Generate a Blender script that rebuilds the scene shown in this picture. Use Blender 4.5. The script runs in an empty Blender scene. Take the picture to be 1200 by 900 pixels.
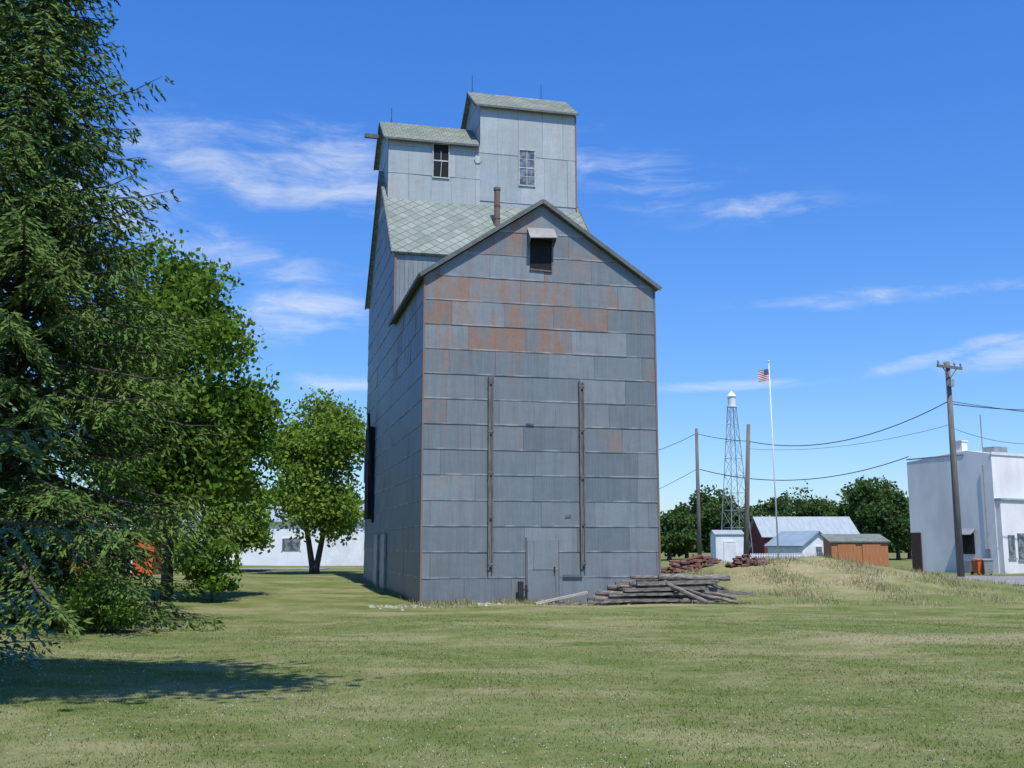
import bpy, math, random
import numpy as np
from mathutils import Vector, Matrix
random.seed(7); rng=np.random.default_rng(7)
S=bpy.context.scene; COL=S.collection
PITCH=math.radians(8.78); F=1230.0; CZ=1.9
def at(u,v,Y):
    """survey helper: bearing/elevation of a sighting at ground distance Y -> world point"""
    xx=(u-600)/F; yy=(450-v)/F
    dx,dy,dz=xx,math.cos(PITCH)-yy*math.sin(PITCH),math.sin(PITCH)+yy*math.cos(PITCH)
    k=Y/dy
    return Vector((dx*k,Y,CZ+dz*k))
def sm(a,b,x):
    t=np.clip((x-a)/(b-a),0,1); return t*t*(3-2*t)
def gz(x,y):
    x=np.asarray(x,float); y=np.asarray(y,float)
    z=.2*(1-sm(8,30,y))+.3*sm(42,56,y)
    lump=1+.10*np.sin(x*1.3+.5)*np.sin(y*1.1)+.06*np.sin(x*2.9+y*2.1)
    m=1.12*np.exp(-np.abs((x-10.0)/5.6)**2.6)*np.exp(-((y-43.5)/3.6)**2)*lump
    m+=.6*np.exp(-((x-16.5)/5.5)**2)*np.exp(-((y-43)/4.4)**2)
    z=z+m
    z=z+.05*np.sin(x*.35+1)*np.sin(y*.27)+.03*np.sin(x*1.1+y*.6)*np.exp(-((y-25)/25)**2)
    z=z-.14*np.exp(-((x+7)/4)**2)*np.exp(-((y-24)/9)**2)
    return z
def g(x,y): return float(gz(x,y))
# ---------------------------------------------------------------- materials
def mat(name,bsdf='ShaderNodeBsdfPrincipled'):
    m=bpy.data.materials.new(name); m.use_nodes=True
    nt=m.node_tree; nt.nodes.clear()
    o=nt.nodes.new('ShaderNodeOutputMaterial'); b=nt.nodes.new(bsdf)
    nt.links.new(b.outputs[0],o.inputs[0]); return m,nt,b,o
def setin(nt,sock,val):
    if isinstance(val,bpy.types.NodeSocket): nt.links.new(val,sock)
    else: sock.default_value=val
def math_(nt,op,a,b=None,c=None,clamp=False):
    n=nt.nodes.new('ShaderNodeMath'); n.operation=op; n.use_clamp=clamp
    setin(nt,n.inputs[0],a)
    if b is not None: setin(nt,n.inputs[1],b)
    if c is not None: setin(nt,n.inputs[2],c)
    return n.outputs[0]
def mix(nt,f,a,b,mode='MIX'):
    n=nt.nodes.new('ShaderNodeMix'); n.data_type='RGBA'; n.blend_type=mode
    setin(nt,n.inputs[0],f)
    for s,v in((n.inputs[6],a),(n.inputs[7],b)):
        if isinstance(v,bpy.types.NodeSocket): nt.links.new(v,s)
        else: s.default_value=(v[0],v[1],v[2],1)
    return n.outputs[2]
def mrange(nt,x,a,b,c=0.,d=1.,smooth=True):
    n=nt.nodes.new('ShaderNodeMapRange'); n.interpolation_type='SMOOTHSTEP' if smooth else 'LINEAR'
    setin(nt,n.inputs[0],x)
    for i,v in zip((1,2,3,4),(a,b,c,d)): n.inputs[i].default_value=v
    return n.outputs[0]
def noise(nt,scale,vec=None,detail=4,rough=.55,stretch=None,dist=0,color=False):
    n=nt.nodes.new('ShaderNodeTexNoise'); n.inputs['Scale'].default_value=scale
    n.inputs['Detail'].default_value=detail; n.inputs['Roughness'].default_value=rough; n.inputs['Distortion'].default_value=dist
    if vec is not None:
        if stretch:
            mp=nt.nodes.new('ShaderNodeMapping'); mp.inputs['Scale'].default_value=stretch
            nt.links.new(vec,mp.inputs[0]); vec=mp.outputs[0]
        nt.links.new(vec,n.inputs['Vector'])
    return n.outputs[1 if color else 0]
def objco(nt): return nt.nodes.new('ShaderNodeTexCoord').outputs['Object']
def attr(nt,name):
    n=nt.nodes.new('ShaderNodeAttribute'); n.attribute_name=name; return n.outputs['Fac']
def bump(nt,b,h,strength=.3,dist=.02):
    n=nt.nodes.new('ShaderNodeBump'); n.inputs['Strength'].default_value=strength; n.inputs['Distance'].default_value=dist
    nt.links.new(h,n.inputs['Height']); nt.links.new(n.outputs[0],b.inputs['Normal'])
def simple(name,c1,c2,scale=3,rough=.8,stretch=None,metal=0,bs=.3,spec=.3):
    m,nt,b,o=mat(name); co=objco(nt)
    n1=noise(nt,scale,co,4,.6,stretch)
    f=mrange(nt,n1,.3,.7)
    nt.links.new(mix(nt,f,c1,c2),b.inputs['Base Color'])
    b.inputs['Roughness'].default_value=rough; b.inputs['Metallic'].default_value=metal
    b.inputs['Specular IOR Level'].default_value=spec
    if bs: bump(nt,b,noise(nt,scale*5,co,2,.6,stretch),bs,.01)
    return m
def sheet_metal(name,ca,cb,rustc=(.31,.155,.085),dark=(.10,.115,.125),metal=.15,rustmax=.68):
    m,nt,b,o=mat(name); co=objco(nt)
    tone=attr(nt,'tone'); rust=attr(nt,'rust'); su=attr(nt,'su'); sv=attr(nt,'sv')
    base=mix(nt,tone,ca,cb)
    big=noise(nt,.4,co,4,.6)
    base=mix(nt,mrange(nt,big,.35,.7,0,.45),base,(cb[0]*.74,cb[1]*.66,cb[2]*.60))
    streak=noise(nt,3.5,co,4,.7,(1,1,.12))
    base=mix(nt,mrange(nt,streak,.42,.74,0,.42),base,dark)
    rib=noise(nt,26,co,2,.6,(1,1,.02))
    base=mix(nt,mrange(nt,rib,.4,.65,0,.12),base,(cb[0]*1.35,cb[1]*1.33,cb[2]*1.3))
    fine=noise(nt,12,co,4,.75)
    base=mix(nt,mrange(nt,fine,.5,.75,0,.28),base,(cb[0]*.6,cb[1]*.58,cb[2]*.55))
    rn=noise(nt,.9,co,6,.72,(1.9,1.9,.7))
    rf=mrange(nt,math_(nt,'ADD',math_(nt,'MULTIPLY',rust,.46),rn),.50,.74,0,rustmax)
    rn2=noise(nt,9,co,4,.7)
    rcol=mix(nt,rn2,(rustc[0]*.6,rustc[1]*.6,rustc[2]*.7),(rustc[0]*1.3,rustc[1]*1.4,rustc[2]*1.5))
    base=mix(nt,rf,base,rcol)
    seam=mrange(nt,sv,.0,.028,.55,0)  # dark lap line: dirt and rust, with the lip shadow put into the colour
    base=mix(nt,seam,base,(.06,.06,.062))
    hi=math_(nt,'MULTIPLY',mrange(nt,sv,.03,.07,.5,0),mrange(nt,noise(nt,1.2,co,2),.4,.65))
    base=mix(nt,hi,base,(.45,.47,.48))
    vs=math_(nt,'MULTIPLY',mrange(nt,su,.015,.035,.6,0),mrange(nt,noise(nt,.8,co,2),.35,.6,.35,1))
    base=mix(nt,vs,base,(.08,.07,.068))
    nt.links.new(base,b.inputs['Base Color'])
    b.inputs['Metallic'].default_value=metal
    nt.links.new(math_(nt,'ADD',math_(nt,'MULTIPLY',rf,.3),.5),b.inputs['Roughness'])
    b.inputs['Specular IOR Level'].default_value=.35
    bump(nt,b,noise(nt,1.8,co,2,.5),.35,.05)
    return m
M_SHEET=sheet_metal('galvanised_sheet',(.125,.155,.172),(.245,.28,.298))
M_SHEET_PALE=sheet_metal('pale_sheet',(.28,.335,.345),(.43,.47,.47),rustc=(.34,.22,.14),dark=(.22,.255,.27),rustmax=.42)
M_RUST=simple('rusty_metal',(.20,.10,.07),(.16,.14,.13),4,.85,metal=.1)
M_TRIM=simple('stained_trim',(.26,.12,.075),(.17,.175,.18),.9,.8,(4,4,1))
M_HOOD=simple('faded_hood',(.30,.315,.32),(.26,.235,.215),4,.85)
M_WOOD=simple('weathered_wood',(.185,.185,.185),(.09,.09,.092),5,.9,(6,6,.5))
M_WOODX=simple('weathered_timber',(.30,.265,.23),(.07,.06,.053),4,.9,(1,6,6))
M_WOODPALE=simple('bleached_board',(.5,.45,.38),(.3,.26,.22),5,.9,(1,6,6))
M_POLE=simple('pole_wood',(.20,.18,.16),(.11,.10,.09),3,.9,(8,8,.4))
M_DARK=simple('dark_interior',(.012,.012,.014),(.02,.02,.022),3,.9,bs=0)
M_FASCIA=simple('dark_fascia',(.09,.10,.105),(.15,.155,.16),3,.7)
M_WHITE=simple('white_paint',(.74,.76,.78),(.6,.62,.64),1.2,.6)
M_OLDWHITE=simple('chalky_old_white',(.52,.53,.52),(.33,.34,.34),9,.85)
M_CLOVER=simple('clover_white',(.5,.5,.45),(.42,.44,.36),3,.9,bs=0)
M_STUCCO=simple('white_stucco',(.80,.79,.77),(.62,.61,.60),.45,.85,(1,1,.5))
M_WHITEMETAL=simple('white_metal',(.66,.69,.72),(.74,.76,.78),1,.45)
M_GREYROOF=simple('pale_metal_roof',(.28,.34,.35),(.37,.41,.42),.6,.6,(8,1,1))
M_BLUEROOF=simple('blue_grey_roof',(.22,.29,.34),(.28,.35,.40),.8,.6)
M_REDWALL=simple('dark_red_boards',(.20,.045,.04),(.13,.035,.03),2,.8,(8,8,.5))
M_DOORB=simple('dark_brown_boards',(.09,.05,.042),(.06,.04,.035),2,.8,(8,8,.5))
M_BROWN=simple('orange_brown_boards',(.46,.20,.09),(.34,.14,.06),2,.8,(8,8,.5))
M_ORANGE=simple('orange_steel',(.60,.13,.035),(.45,.10,.03),2,.6)
M_BRICK=simple('red_clay',(.25,.115,.09),(.13,.085,.075),1.5,.9)
M_STEEL=simple('galvanised_steel',(.36,.38,.39),(.24,.26,.27),3,.5,metal=.3)
M_BLACK=simple('black_wire',(.02,.02,.022),(.03,.03,.03),3,.6,bs=0)
M_BIN=simple('dark_green_plastic',(.02,.05,.035),(.03,.06,.045),3,.5)
M_ASPHALT=simple('asphalt',(.20,.195,.185),(.27,.26,.245),1.3,.95)
M_FLAGR=simple('flag_red',(.5,.03,.04),(.42,.03,.04),5,.8,bs=0)
M_FLAGB=simple('flag_blue',(.03,.05,.2),(.03,.05,.17),5,.8,bs=0)
M_BARK=simple('bark',(.11,.085,.07),(.05,.042,.036),4,.95,(5,5,.8),bs=.8)
def glass_mat():
    m,nt,b,o=mat('dusty_glass'); co=objco(nt)
    nt.links.new(mix(nt,mrange(nt,noise(nt,3,co,3),.4,.6),(.07,.085,.10),(.20,.23,.25)),b.inputs['Base Color'])
    b.inputs['Roughness'].default_value=.2; return m
M_GLASS=glass_mat()
def shingles(name,c1,c2,mort,rot,bw,rh,off):
    m,nt,b,o=mat(name)
    uv=nt.nodes.new('ShaderNodeUVMap').outputs[0]
    mp=nt.nodes.new('ShaderNodeMapping'); mp.inputs['Rotation'].default_value=(0,0,rot); nt.links.new(uv,mp.inputs[0])
    br=nt.nodes.new('ShaderNodeTexBrick'); br.offset=off; nt.links.new(mp.outputs[0],br.inputs[0])
    br.inputs['Scale'].default_value=1; br.inputs['Brick Width'].default_value=bw; br.inputs['Row Height'].default_value=rh
    br.inputs['Mortar Size'].default_value=.022; br.inputs['Mortar Smooth'].default_value=.3; br.inputs['Bias'].default_value=0
    br.inputs['Color1'].default_value=(*c1,1); br.inputs['Color2'].default_value=(*c2,1); br.inputs['Mortar'].default_value=(*mort,1)
    co=objco(nt); n=noise(nt,.9,co,5,.65)
    c=mix(nt,mrange(nt,n,.4,.72,0,.6),br.outputs[0],(c1[0]*.6,c1[1]*.62,c1[2]*.55))
    c=mix(nt,mrange(nt,noise(nt,7,co,4,.7),.5,.8,0,.5),c,(c2[0]*1.35,c2[1]*1.35,c2[2]*1.25))
    nt.links.new(c,b.inputs['Base Color']); b.inputs['Roughness'].default_value=.9
    bump(nt,b,br.outputs['Fac'],.5,.02); return m
M_DIAMOND=shingles('diamond_shingles',(.18,.215,.185),(.255,.285,.245),(.08,.095,.085),math.radians(45),.42,.42,0.)
M_SHINGLE=shingles('weathered_shingles',(.16,.185,.15),(.24,.26,.21),(.085,.095,.08),0,.3,.28,.5)

def foliage(name,c1,c2,c3,trans=.25):
    m,nt,b,o=mat(name,'ShaderNodeBsdfDiffuse')
    r=attr(nt,'rnd'); cl=attr(nt,'clump')
    c=mix(nt,r,c1,c2); c=mix(nt,math_(nt,'MULTIPLY',cl,.75),c,c3)
    nt.links.new(c,b.inputs['Color'])
    if trans:
        t=nt.nodes.new('ShaderNodeBsdfTranslucent')
        nt.links.new(mix(nt,.5,c,(.16,.26,.03)),t.inputs[0])
        ms=nt.nodes.new('ShaderNodeMixShader'); ms.inputs[0].default_value=trans
        nt.links.new(b.outputs[0],ms.inputs[1]); nt.links.new(t.outputs[0],ms.inputs[2]); nt.links.new(ms.outputs[0],o.inputs[0])
    return m
M_SPRUCE=foliage('spruce_needles',(.05,.10,.026),(.10,.17,.045),(.15,.20,.055),0)
M_BLUESPRUCE=foliage('blue_spruce_needles',(.06,.12,.07),(.13,.21,.13),(.17,.25,.15),0)
M_LEAF=foliage('broad_leaves',(.06,.13,.017),(.12,.225,.034),(.18,.275,.045),.38)
M_LEAFY=foliage('bright_leaves',(.10,.19,.026),(.20,.31,.05),(.26,.36,.07),.42)  # lighter, brighter green leaf colours
M_LEAF2=foliage('far_leaves',(.03,.07,.022),(.06,.105,.035),(.09,.14,.045),.2)

def grass_color(nt):
    geo=nt.nodes.new('ShaderNodeNewGeometry').outputs['Position']
    sep=nt.nodes.new('ShaderNodeSeparateXYZ'); nt.links.new(geo,sep.inputs[0]); X,Y,Z=sep.outputs
    flat=nt.nodes.new('ShaderNodeCombineXYZ'); nt.links.new(X,flat.inputs[0]); nt.links.new(Y,flat.inputs[1]); P=flat.outputs[0]
    big=noise(nt,.16,P,2,.6); med=noise(nt,.8,P,3,.7); sml=noise(nt,5,P,3,.75)
    c=mix(nt,mrange(nt,med,.34,.66),(.12,.155,.045),(.21,.215,.095))
    c=mix(nt,mrange(nt,sml,.35,.65,0,.55),c,(.09,.12,.033))
    c=mix(nt,mrange(nt,big,.4,.62,0,.4),c,(.115,.16,.045))
    dryn=noise(nt,.3,P,5,.75,(.6,1,1))
    c=mix(nt,mrange(nt,dryn,.46,.64,0,.6),c,(.32,.28,.155))
    def blob(cx,cy,sx,sy):
        a=math_(nt,'DIVIDE',math_(nt,'SUBTRACT',X,cx),sx); b_=math_(nt,'DIVIDE',math_(nt,'SUBTRACT',Y,cy),sy)
        q=math_(nt,'ADD',math_(nt,'MULTIPLY',a,a),math_(nt,'MULTIPLY',b_,b_))
        return math_(nt,'EXPONENT',math_(nt,'MULTIPLY',q,-1))
    d=blob(9.0,21.3,5.5,3.0)
    for q,k in(((10.5,41.5,5,4.5),1.0),((3,34.7,9,1.2),.95),((17,38,4,6),.45),((-8,27,5,4),.4)):
        d=math_(nt,'ADD',d,math_(nt,'MULTIPLY',blob(*q),k))
    pn=noise(nt,.7,P,4,.75,(.5,1,1))
    f=mrange(nt,math_(nt,'MULTIPLY',d,math_(nt,'MULTIPLY',pn,1.8)),.35,1.0,0,.8)
    c=mix(nt,f,c,mix(nt,sml,(.44,.38,.23),(.27,.23,.13)))
    w=math_(nt,'SINE',math_(nt,'ADD',math_(nt,'ADD',math_(nt,'MULTIPLY',X,2.2),math_(nt,'MULTIPLY',Y,2.0)),math_(nt,'MULTIPLY',big,8)))
    c=mix(nt,mrange(nt,w,-.4,.8,0,.16),c,(.27,.29,.13))
    return c,sml,P
m,nt,b,o=mat('lawn','ShaderNodeBsdfDiffuse'); c,sml,P=grass_color(nt); nt.links.new(c,b.inputs['Color'])
bump(nt,b,noise(nt,14,P,3,.8),.8,.05); M_LAWN=m
m,nt,b,o=mat('grass_blades','ShaderNodeBsdfDiffuse'); c,sml,P=grass_color(nt)
c=mix(nt,math_(nt,'MULTIPLY',attr(nt,'rnd'),.4),c,(.25,.28,.10)); nt.links.new(c,b.inputs['Color']); M_BLADE=m
m,nt,b,o=mat('dry_weeds','ShaderNodeBsdfDiffuse'); r=attr(nt,'rnd')
nt.links.new(mix(nt,r,(.40,.33,.20),(.14,.19,.055)),b.inputs['Color']); M_WEED=m

# ---------------------------------------------------------------- mesh helpers
def link(o,parent=None):
    COL.objects.link(o)
    if parent: o.parent=parent
    return o
def tag(o,label=None,cat=None,group=None,kind=None):
    if label:o['label']=label
    if cat:o['category']=cat
    if group:o['group']=group
    if kind:o['kind']=kind
    return o
def empty(name,loc=(0,0,0),rot=0,label=None,cat=None,group=None):
    o=bpy.data.objects.new(name,None); o.location=loc; o.rotation_euler=(0,0,rot); o.empty_display_size=.3; link(o)
    tag(o,label,cat,group); return o
def fast(name,V,Fc,material,parent=None,attrs=None,smooth=False):
    V=np.asarray(V,np.float32); Fc=np.asarray(Fc,np.int32); k=Fc.shape[1]
    me=bpy.data.meshes.new(name); me.vertices.add(len(V)); me.vertices.foreach_set('co',V.ravel())
    me.loops.add(Fc.size); me.loops.foreach_set('vertex_index',Fc.ravel())
    me.polygons.add(len(Fc)); me.polygons.foreach_set('loop_start',np.arange(0,Fc.size,k,dtype=np.int32))
    me.update(calc_edges=True)
    if smooth: me.polygons.foreach_set('use_smooth',np.ones(len(Fc),bool))
    for a,val in (attrs or {}).items():
        at_=me.attributes.new(a,'FLOAT','POINT'); at_.data.foreach_set('value',np.asarray(val,np.float32))
    me.materials.append(material)
    return link(bpy.data.objects.new(name,me),parent)
class MB:
    def __init__(s): s.v=[];s.f=[];s.mi=[];s.cur=0
    def add(s,vs,fs):
        n=len(s.v); s.v+= [tuple(x) for x in vs]; s.f+=[tuple(i+n for i in f) for f in fs]; s.mi+=[s.cur]*len(fs); return s
    def box(s,x0,y0,z0,x1,y1,z1,M=None):
        vs=[Vector(p) for p in((x0,y0,z0),(x1,y0,z0),(x1,y1,z0),(x0,y1,z0),(x0,y0,z1),(x1,y0,z1),(x1,y1,z1),(x0,y1,z1))]
        if M: vs=[M@p for p in vs]
        return s.add(vs,[(0,3,2,1),(4,5,6,7),(0,1,5,4),(1,2,6,5),(2,3,7,6),(3,0,4,7)])
    def beam(s,p,q,w,h=None):
        p=Vector(p);q=Vector(q);h=h or w; d=(q-p); L=d.length
        M=Matrix.Translation(p)@d.to_track_quat('X','Z').to_matrix().to_4x4()
        return s.box(0,-w/2,-h/2,L,w/2,h/2,M)
    def tube(s,pts,rad,n=8,cap=True):
        pts=[Vector(p) for p in pts]; rs=rad if hasattr(rad,'__len__') else [rad]*len(pts)
        vs=[];fs=[]
        for i,p in enumerate(pts):
            d=(pts[min(i+1,len(pts)-1)]-pts[max(i-1,0)]).normalized()
            a=d.orthogonal() if abs(d.z)<.9 else Vector((1,0,0))-d*d.x; a.normalize(); b=d.cross(a)
            for j in range(n):
                t=2*math.pi*j/n; vs.append(p+(a*math.cos(t)+b*math.sin(t))*rs[i])
        for i in range(len(pts)-1):
            for j in range(n):
                k=(j+1)%n; fs.append((i*n+j,i*n+k,(i+1)*n+k,(i+1)*n+j))
        if cap: fs.append(tuple(range(n-1,-1,-1))); fs.append(tuple((len(pts)-1)*n+j for j in range(n)))
        return s.add(vs,fs)
    def slab(s,q,th):
        q=[Vector(p) for p in q]; nrm=(q[1]-q[0]).cross(q[3]-q[0]).normalized()
        if nrm.z<0: nrm=-nrm
        return s.add(q+[p-nrm*th for p in q],[(0,1,2,3),(7,6,5,4),(0,4,5,1),(1,5,6,2),(2,6,7,3),(3,7,4,0)])
    def obj(s,name,mats,parent=None,smooth=False,label=None,attrs=None,uvplane=False):
        me=bpy.data.meshes.new(name); me.from_pydata(s.v,[],s.f)
        if not isinstance(mats,(list,tuple)): mats=[mats]
        for m_ in mats: me.materials.append(m_)
        me.polygons.foreach_set('material_index',s.mi)
        if smooth: me.polygons.foreach_set('use_smooth',[len(f)==4 for f in s.f])
        for a,val in (attrs or {}).items():
            x=me.attributes.new(a,'FLOAT','POINT'); x.data.foreach_set('value',np.asarray(val,np.float32))
        if uvplane:
            uv=me.uv_layers.new(name='UVMap')
            for p in me.polygons:
                n=p.normal
                for li in p.loop_indices:
                    co=me.vertices[me.loops[li].vertex_index].co
                    if abs(n.y)>abs(n.x): uv.data[li].uv=(co.x,math.hypot(1,n.y/max(abs(n.z),.05))*co.y if abs(n.z)>.1 else co.z)
                    else: uv.data[li].uv=(co.y,math.hypot(1,n.x/max(abs(n.z),.05))*co.x if abs(n.z)>.1 else co.z)
        me.update()
        o=link(bpy.data.objects.new(name,me),parent)
        if label:o['label']=label
        return o

# ---------------------------------------------------------------- ground
xs=np.concatenate([-np.geomspace(60,900,14)[::-1],np.linspace(-58,58,233),np.geomspace(60,900,14)])
ys=np.concatenate([-np.geomspace(12,300,6)[::-1],np.linspace(-10,75,171),np.geomspace(77,1600,20)])
XX,YY=np.meshgrid(xs,ys); V=np.stack([XX.ravel(),YY.ravel(),gz(XX.ravel(),YY.ravel())],1)
nx=len(xs); I,J=np.meshgrid(np.arange(nx-1),np.arange(len(ys)-1)); a=(J*nx+I).ravel()
ground=fast('ground',V,np.stack([a,a+1,a+nx+1,a+nx],1),M_LAWN,smooth=True); tag(ground,kind='structure')
def strip(name,path,width,material,dz,kind='structure'):
    vs=[];fs=[];n=9
    for i,(x,y) in enumerate(path):
        x2,y2=path[min(i+1,len(path)-1)]; x1,y1=path[max(i-1,0)]
        d=Vector((x2-x1,y2-y1)).normalized(); nr=Vector((-d.y,d.x))
        for j in range(n):
            t=(j/(n-1)-.5)*width; px,py=x+nr.x*t,y+nr.y*t; vs.append((px,py,g(px,py)+dz))
    for i in range(len(path)-1):
        for j in range(n-1): k=i*n+j; fs.append((k,k+1,k+n+1,k+n))
    return tag(fast(name,vs,fs,material),kind=kind)
strip('road',[(16+i*1.0,51.5-.02*i) for i in range(100)],11,M_ASPHALT,.03)
strip('path',[(-60+i*1.0,74) for i in range(48)],5,M_ASPHALT,.03)

def blades(name,x,y,h,w,material,lean=.5,rnd=None,zoff=-.005):
    n=len(x); z=gz(x,y)+zoff; az=rng.uniform(0,2*np.pi,n); bx,by=np.cos(az)*w/2,np.sin(az)*w/2
    la=rng.uniform(0,2*np.pi,n); lx,ly=np.cos(la)*h*lean*rng.random(n),np.sin(la)*h*lean*rng.random(n)
    V=np.empty((n,3,3)); V[:,0]=np.stack([x-bx,y-by,z],1); V[:,1]=np.stack([x+bx,y+by,z],1); V[:,2]=np.stack([x+lx,y+ly,z+h],1)
    r=np.repeat(rng.random(n) if rnd is None else rnd,3)
    return fast(name,V.reshape(-1,3),np.arange(n*3).reshape(-1,3),material,attrs={'rnd':r})
n=210000; y=7*np.exp(rng.random(n)*np.log(30/7)); x=rng.uniform(-1,1,n)*(.58*y+2.5)
tuft=.5+.5*np.sin(x*2.1+np.sin(y*1.7)*2)*np.sin(y*2.6+x*.7)
o=blades('lawn_grass',x,y,rng.uniform(.006,.028,n)*(1+.6*tuft),.006+.0006*y,M_BLADE,1.4); tag(o,kind='stuff')
n=5600; y=8*np.exp(rng.random(n)**1.1*np.log(34/8)); x=rng.uniform(-1,1,n)*(.58*y+2)
keep=(np.sin(x*.9+1)*np.cos(y*.8)+rng.normal(0,.7,n))>.1; x,y=x[keep],y[keep]; n=len(x)
s=rng.uniform(.003,.0075,n)+.00018*y; z=gz(x,y)+rng.uniform(.01,.032,n)
oct_=np.array([(1,0,0),(0,1,0),(-1,0,0),(0,-1,0),(0,0,1),(0,0,-1)],float)
V=(np.stack([x,y,z],1)[:,None]+oct_[None]*s[:,None,None]).reshape(-1,3)
T=np.array([(0,1,4),(1,2,4),(2,3,4),(3,0,4),(1,0,5),(2,1,5),(3,2,5),(0,3,5)])
o=fast('clover_flowers',V,(T[None]+(np.arange(n)*6)[:,None,None]).reshape(-1,3),M_CLOVER); tag(o,kind='stuff')
th=math.asin(.235); ct,st=math.cos(th),math.sin(th)
OX,OY=-3.02,35.6
n=26000; x=rng.normal(11.5,4.6,n); y=rng.normal(41.0,2.8,n)
q=(x-OX)*ct+(y-OY)*st; dn=np.sin(x*2)+np.cos(y*2.4+x)+rng.normal(0,.6,n); keep=(q>8.8)&(dn>-.2); x,y,dn=x[keep],y[keep],dn[keep]
o=blades('mound_weeds',x,y,rng.uniform(.03,.15,len(x))*(1+.9*(dn>1.2)),.024,M_WEED,.8,np.clip(rng.normal(.38,.3,len(x))-.25*np.sin(x*1.3)*np.cos(y),0,1)); tag(o,kind='stuff')
n=14000; w=rng.uniform(-.6,9.6,n); s=-np.abs(rng.normal(0,.75,n))-.03
s2=rng.uniform(0,19,n//3); w2=-np.abs(rng.normal(0,.35,n//3))-.03
w=np.concatenate([w,w2]); s=np.concatenate([s,s2]); x,y=OX+ct*w-st*s,OY+st*w+ct*s
dens=np.sin(w*2.2)+np.sin(w*5+1)+rng.normal(0,.6,len(w)); k=dens>-.1; x,y=x[k],y[k]
o=blades('wall_weeds',x,y,rng.uniform(.05,.26,len(x))*rng.uniform(.3,1,len(x)),.022,M_WEED,.8,np.clip(rng.normal(.5,.35,len(x)),0,1)); tag(o,kind='stuff')
mb=MB()
for i in range(520):
    w_=random.uniform(-1.8,9.4); s_=-abs(random.gauss(.9,.6)); x_,y_=OX+ct*w_-st*s_,OY+st*w_+ct*s_; r_=random.uniform(.015,.05)
    R_=Matrix.Translation((x_,y_,g(x_,y_)))@Matrix.Rotation(random.uniform(0,3),4,'Z')@Matrix.Rotation(random.uniform(0,1),4,'X'); mb.box(-r_,-r_*.7,-r_*.4,r_,r_*.7,r_*.5,R_)
tag(mb.obj('gravel',M_WOODPALE),kind='stuff')

# ---------------------------------------------------------------- grain elevator
E=empty('grain_elevator',(OX,OY,0),th,'tall grey sheet-metal grain elevator with stepped cupola on a lawn','grain elevator')
def clip(poly,hp):
    out=[]
    (nx_,nz_,d_)=hp
    for i in range(len(poly)):
        p=poly[i]; q=poly[(i+1)%len(poly)]
        fp=nx_*p[0]+nz_*p[1]-d_; fq=nx_*q[0]+nz_*q[1]-d_
        if fp<=0: out.append(p)
        if (fp<0<fq) or (fq<0<fp):
            t=fp/(fp-fq); out.append((p[0]+(q[0]-p[0])*t,p[1]+(q[1]-p[1])*t))
    return out
class Wall(MB):
    def __init__(s): super().__init__(); s.a={'tone':[],'rust':[],'su':[],'sv':[]}
    def plain(s):
        k=len(s.v)-len(s.a['tone'])
        s.a['tone']+=[.3]*k; s.a['rust']+=[-.3]*k; s.a['su']+=[1]*k; s.a['sv']+=[1]*k
    def face(s,poly,fn,rowh,sw,rust,tone=(0,1),lip=.018,z0=None,stag=.5):
        s.plain()
        area=sum(poly[i][0]*poly[(i+1)%len(poly)][1]-poly[(i+1)%len(poly)][0]*poly[i][1] for i in range(len(poly)))
        if area<0: poly=poly[::-1]
        hps=[]
        for i in range(len(poly)):
            p=poly[i];q=poly[(i+1)%len(poly)]; nx_,nz_=(q[1]-p[1]),-(q[0]-p[0]); l=math.hypot(nx_,nz_)
            hps.append((nx_/l,nz_/l,(nx_*p[0]+nz_*p[1])/l))
        amin=min(p[0] for p in poly);amax=max(p[0] for p in poly);zmin=min(p[1] for p in poly) if z0 is None else z0;zmax=max(p[1] for p in poly)
        r=0; z=zmin
        while z<zmax:
            st0=amin-sw*((r*stag+random.uniform(0,.3))%1); a=st0
            rt=random.random()
            while a<amax:
                wd=sw*random.uniform(.85,1.1)
                pl=[(a,z),(a+wd,z),(a+wd,z+rowh),(a,z+rowh)]
                for hp in hps:
                    pl=clip(pl,hp)
                    if len(pl)<3: break
                if len(pl)>=3:
                    j=[random.uniform(0,.008) for _ in range(2)]; k0=random.uniform(.6,1.3)
                    def off(p): t=(p[0]-a)/wd; return .004+lip*k0*(1-(p[1]-z)/rowh)+j[0]*(1-t)+j[1]*t
                    tn=tone[0]+(tone[1]-tone[0])*(.8*random.random()+.2*rt); ru=rust(a+wd/2,z+rowh/2)+random.choice((-.2,-.08,0,.08,.22))
                    s.add([fn(p[0],p[1],off(p)) for p in pl],[tuple(range(len(pl)))])
                    for p in pl:
                        s.a['tone'].append(tn);s.a['rust'].append(ru);s.a['su'].append(p[0]-a);s.a['sv'].append(p[1]-z)
                    lo=[p for p in pl if abs(p[1]-z)<1e-5]
                    if len(lo)==2:
                        s.add([fn(lo[0][0],z,off(lo[0])),fn(lo[1][0],z,off(lo[1])),fn(lo[1][0],z,-.002),fn(lo[0][0],z,-.002)],[(0,1,2,3)])
                        s.a['tone']+=[tn]*4;s.a['rust']+=[0]*4;s.a['su']+=[1]*4;s.a['sv']+=[0]*4
                a+=wd
            z+=rowh; r+=1
    def finish(s,name,m_,parent,label=None): s.plain(); return s.obj(name,m_,parent,attrs=s.a,label=label)
def fr(s0): return lambda a,z,o_: (a,s0-o_,z)
def lf(w0): return lambda a,z,o_: (w0-o_,a,z)
def rt_(w1): return lambda a,z,o_: (w1+o_,a,z)
W,D=8.44,8.5; EZ,PZ=11.24,14.10
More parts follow.
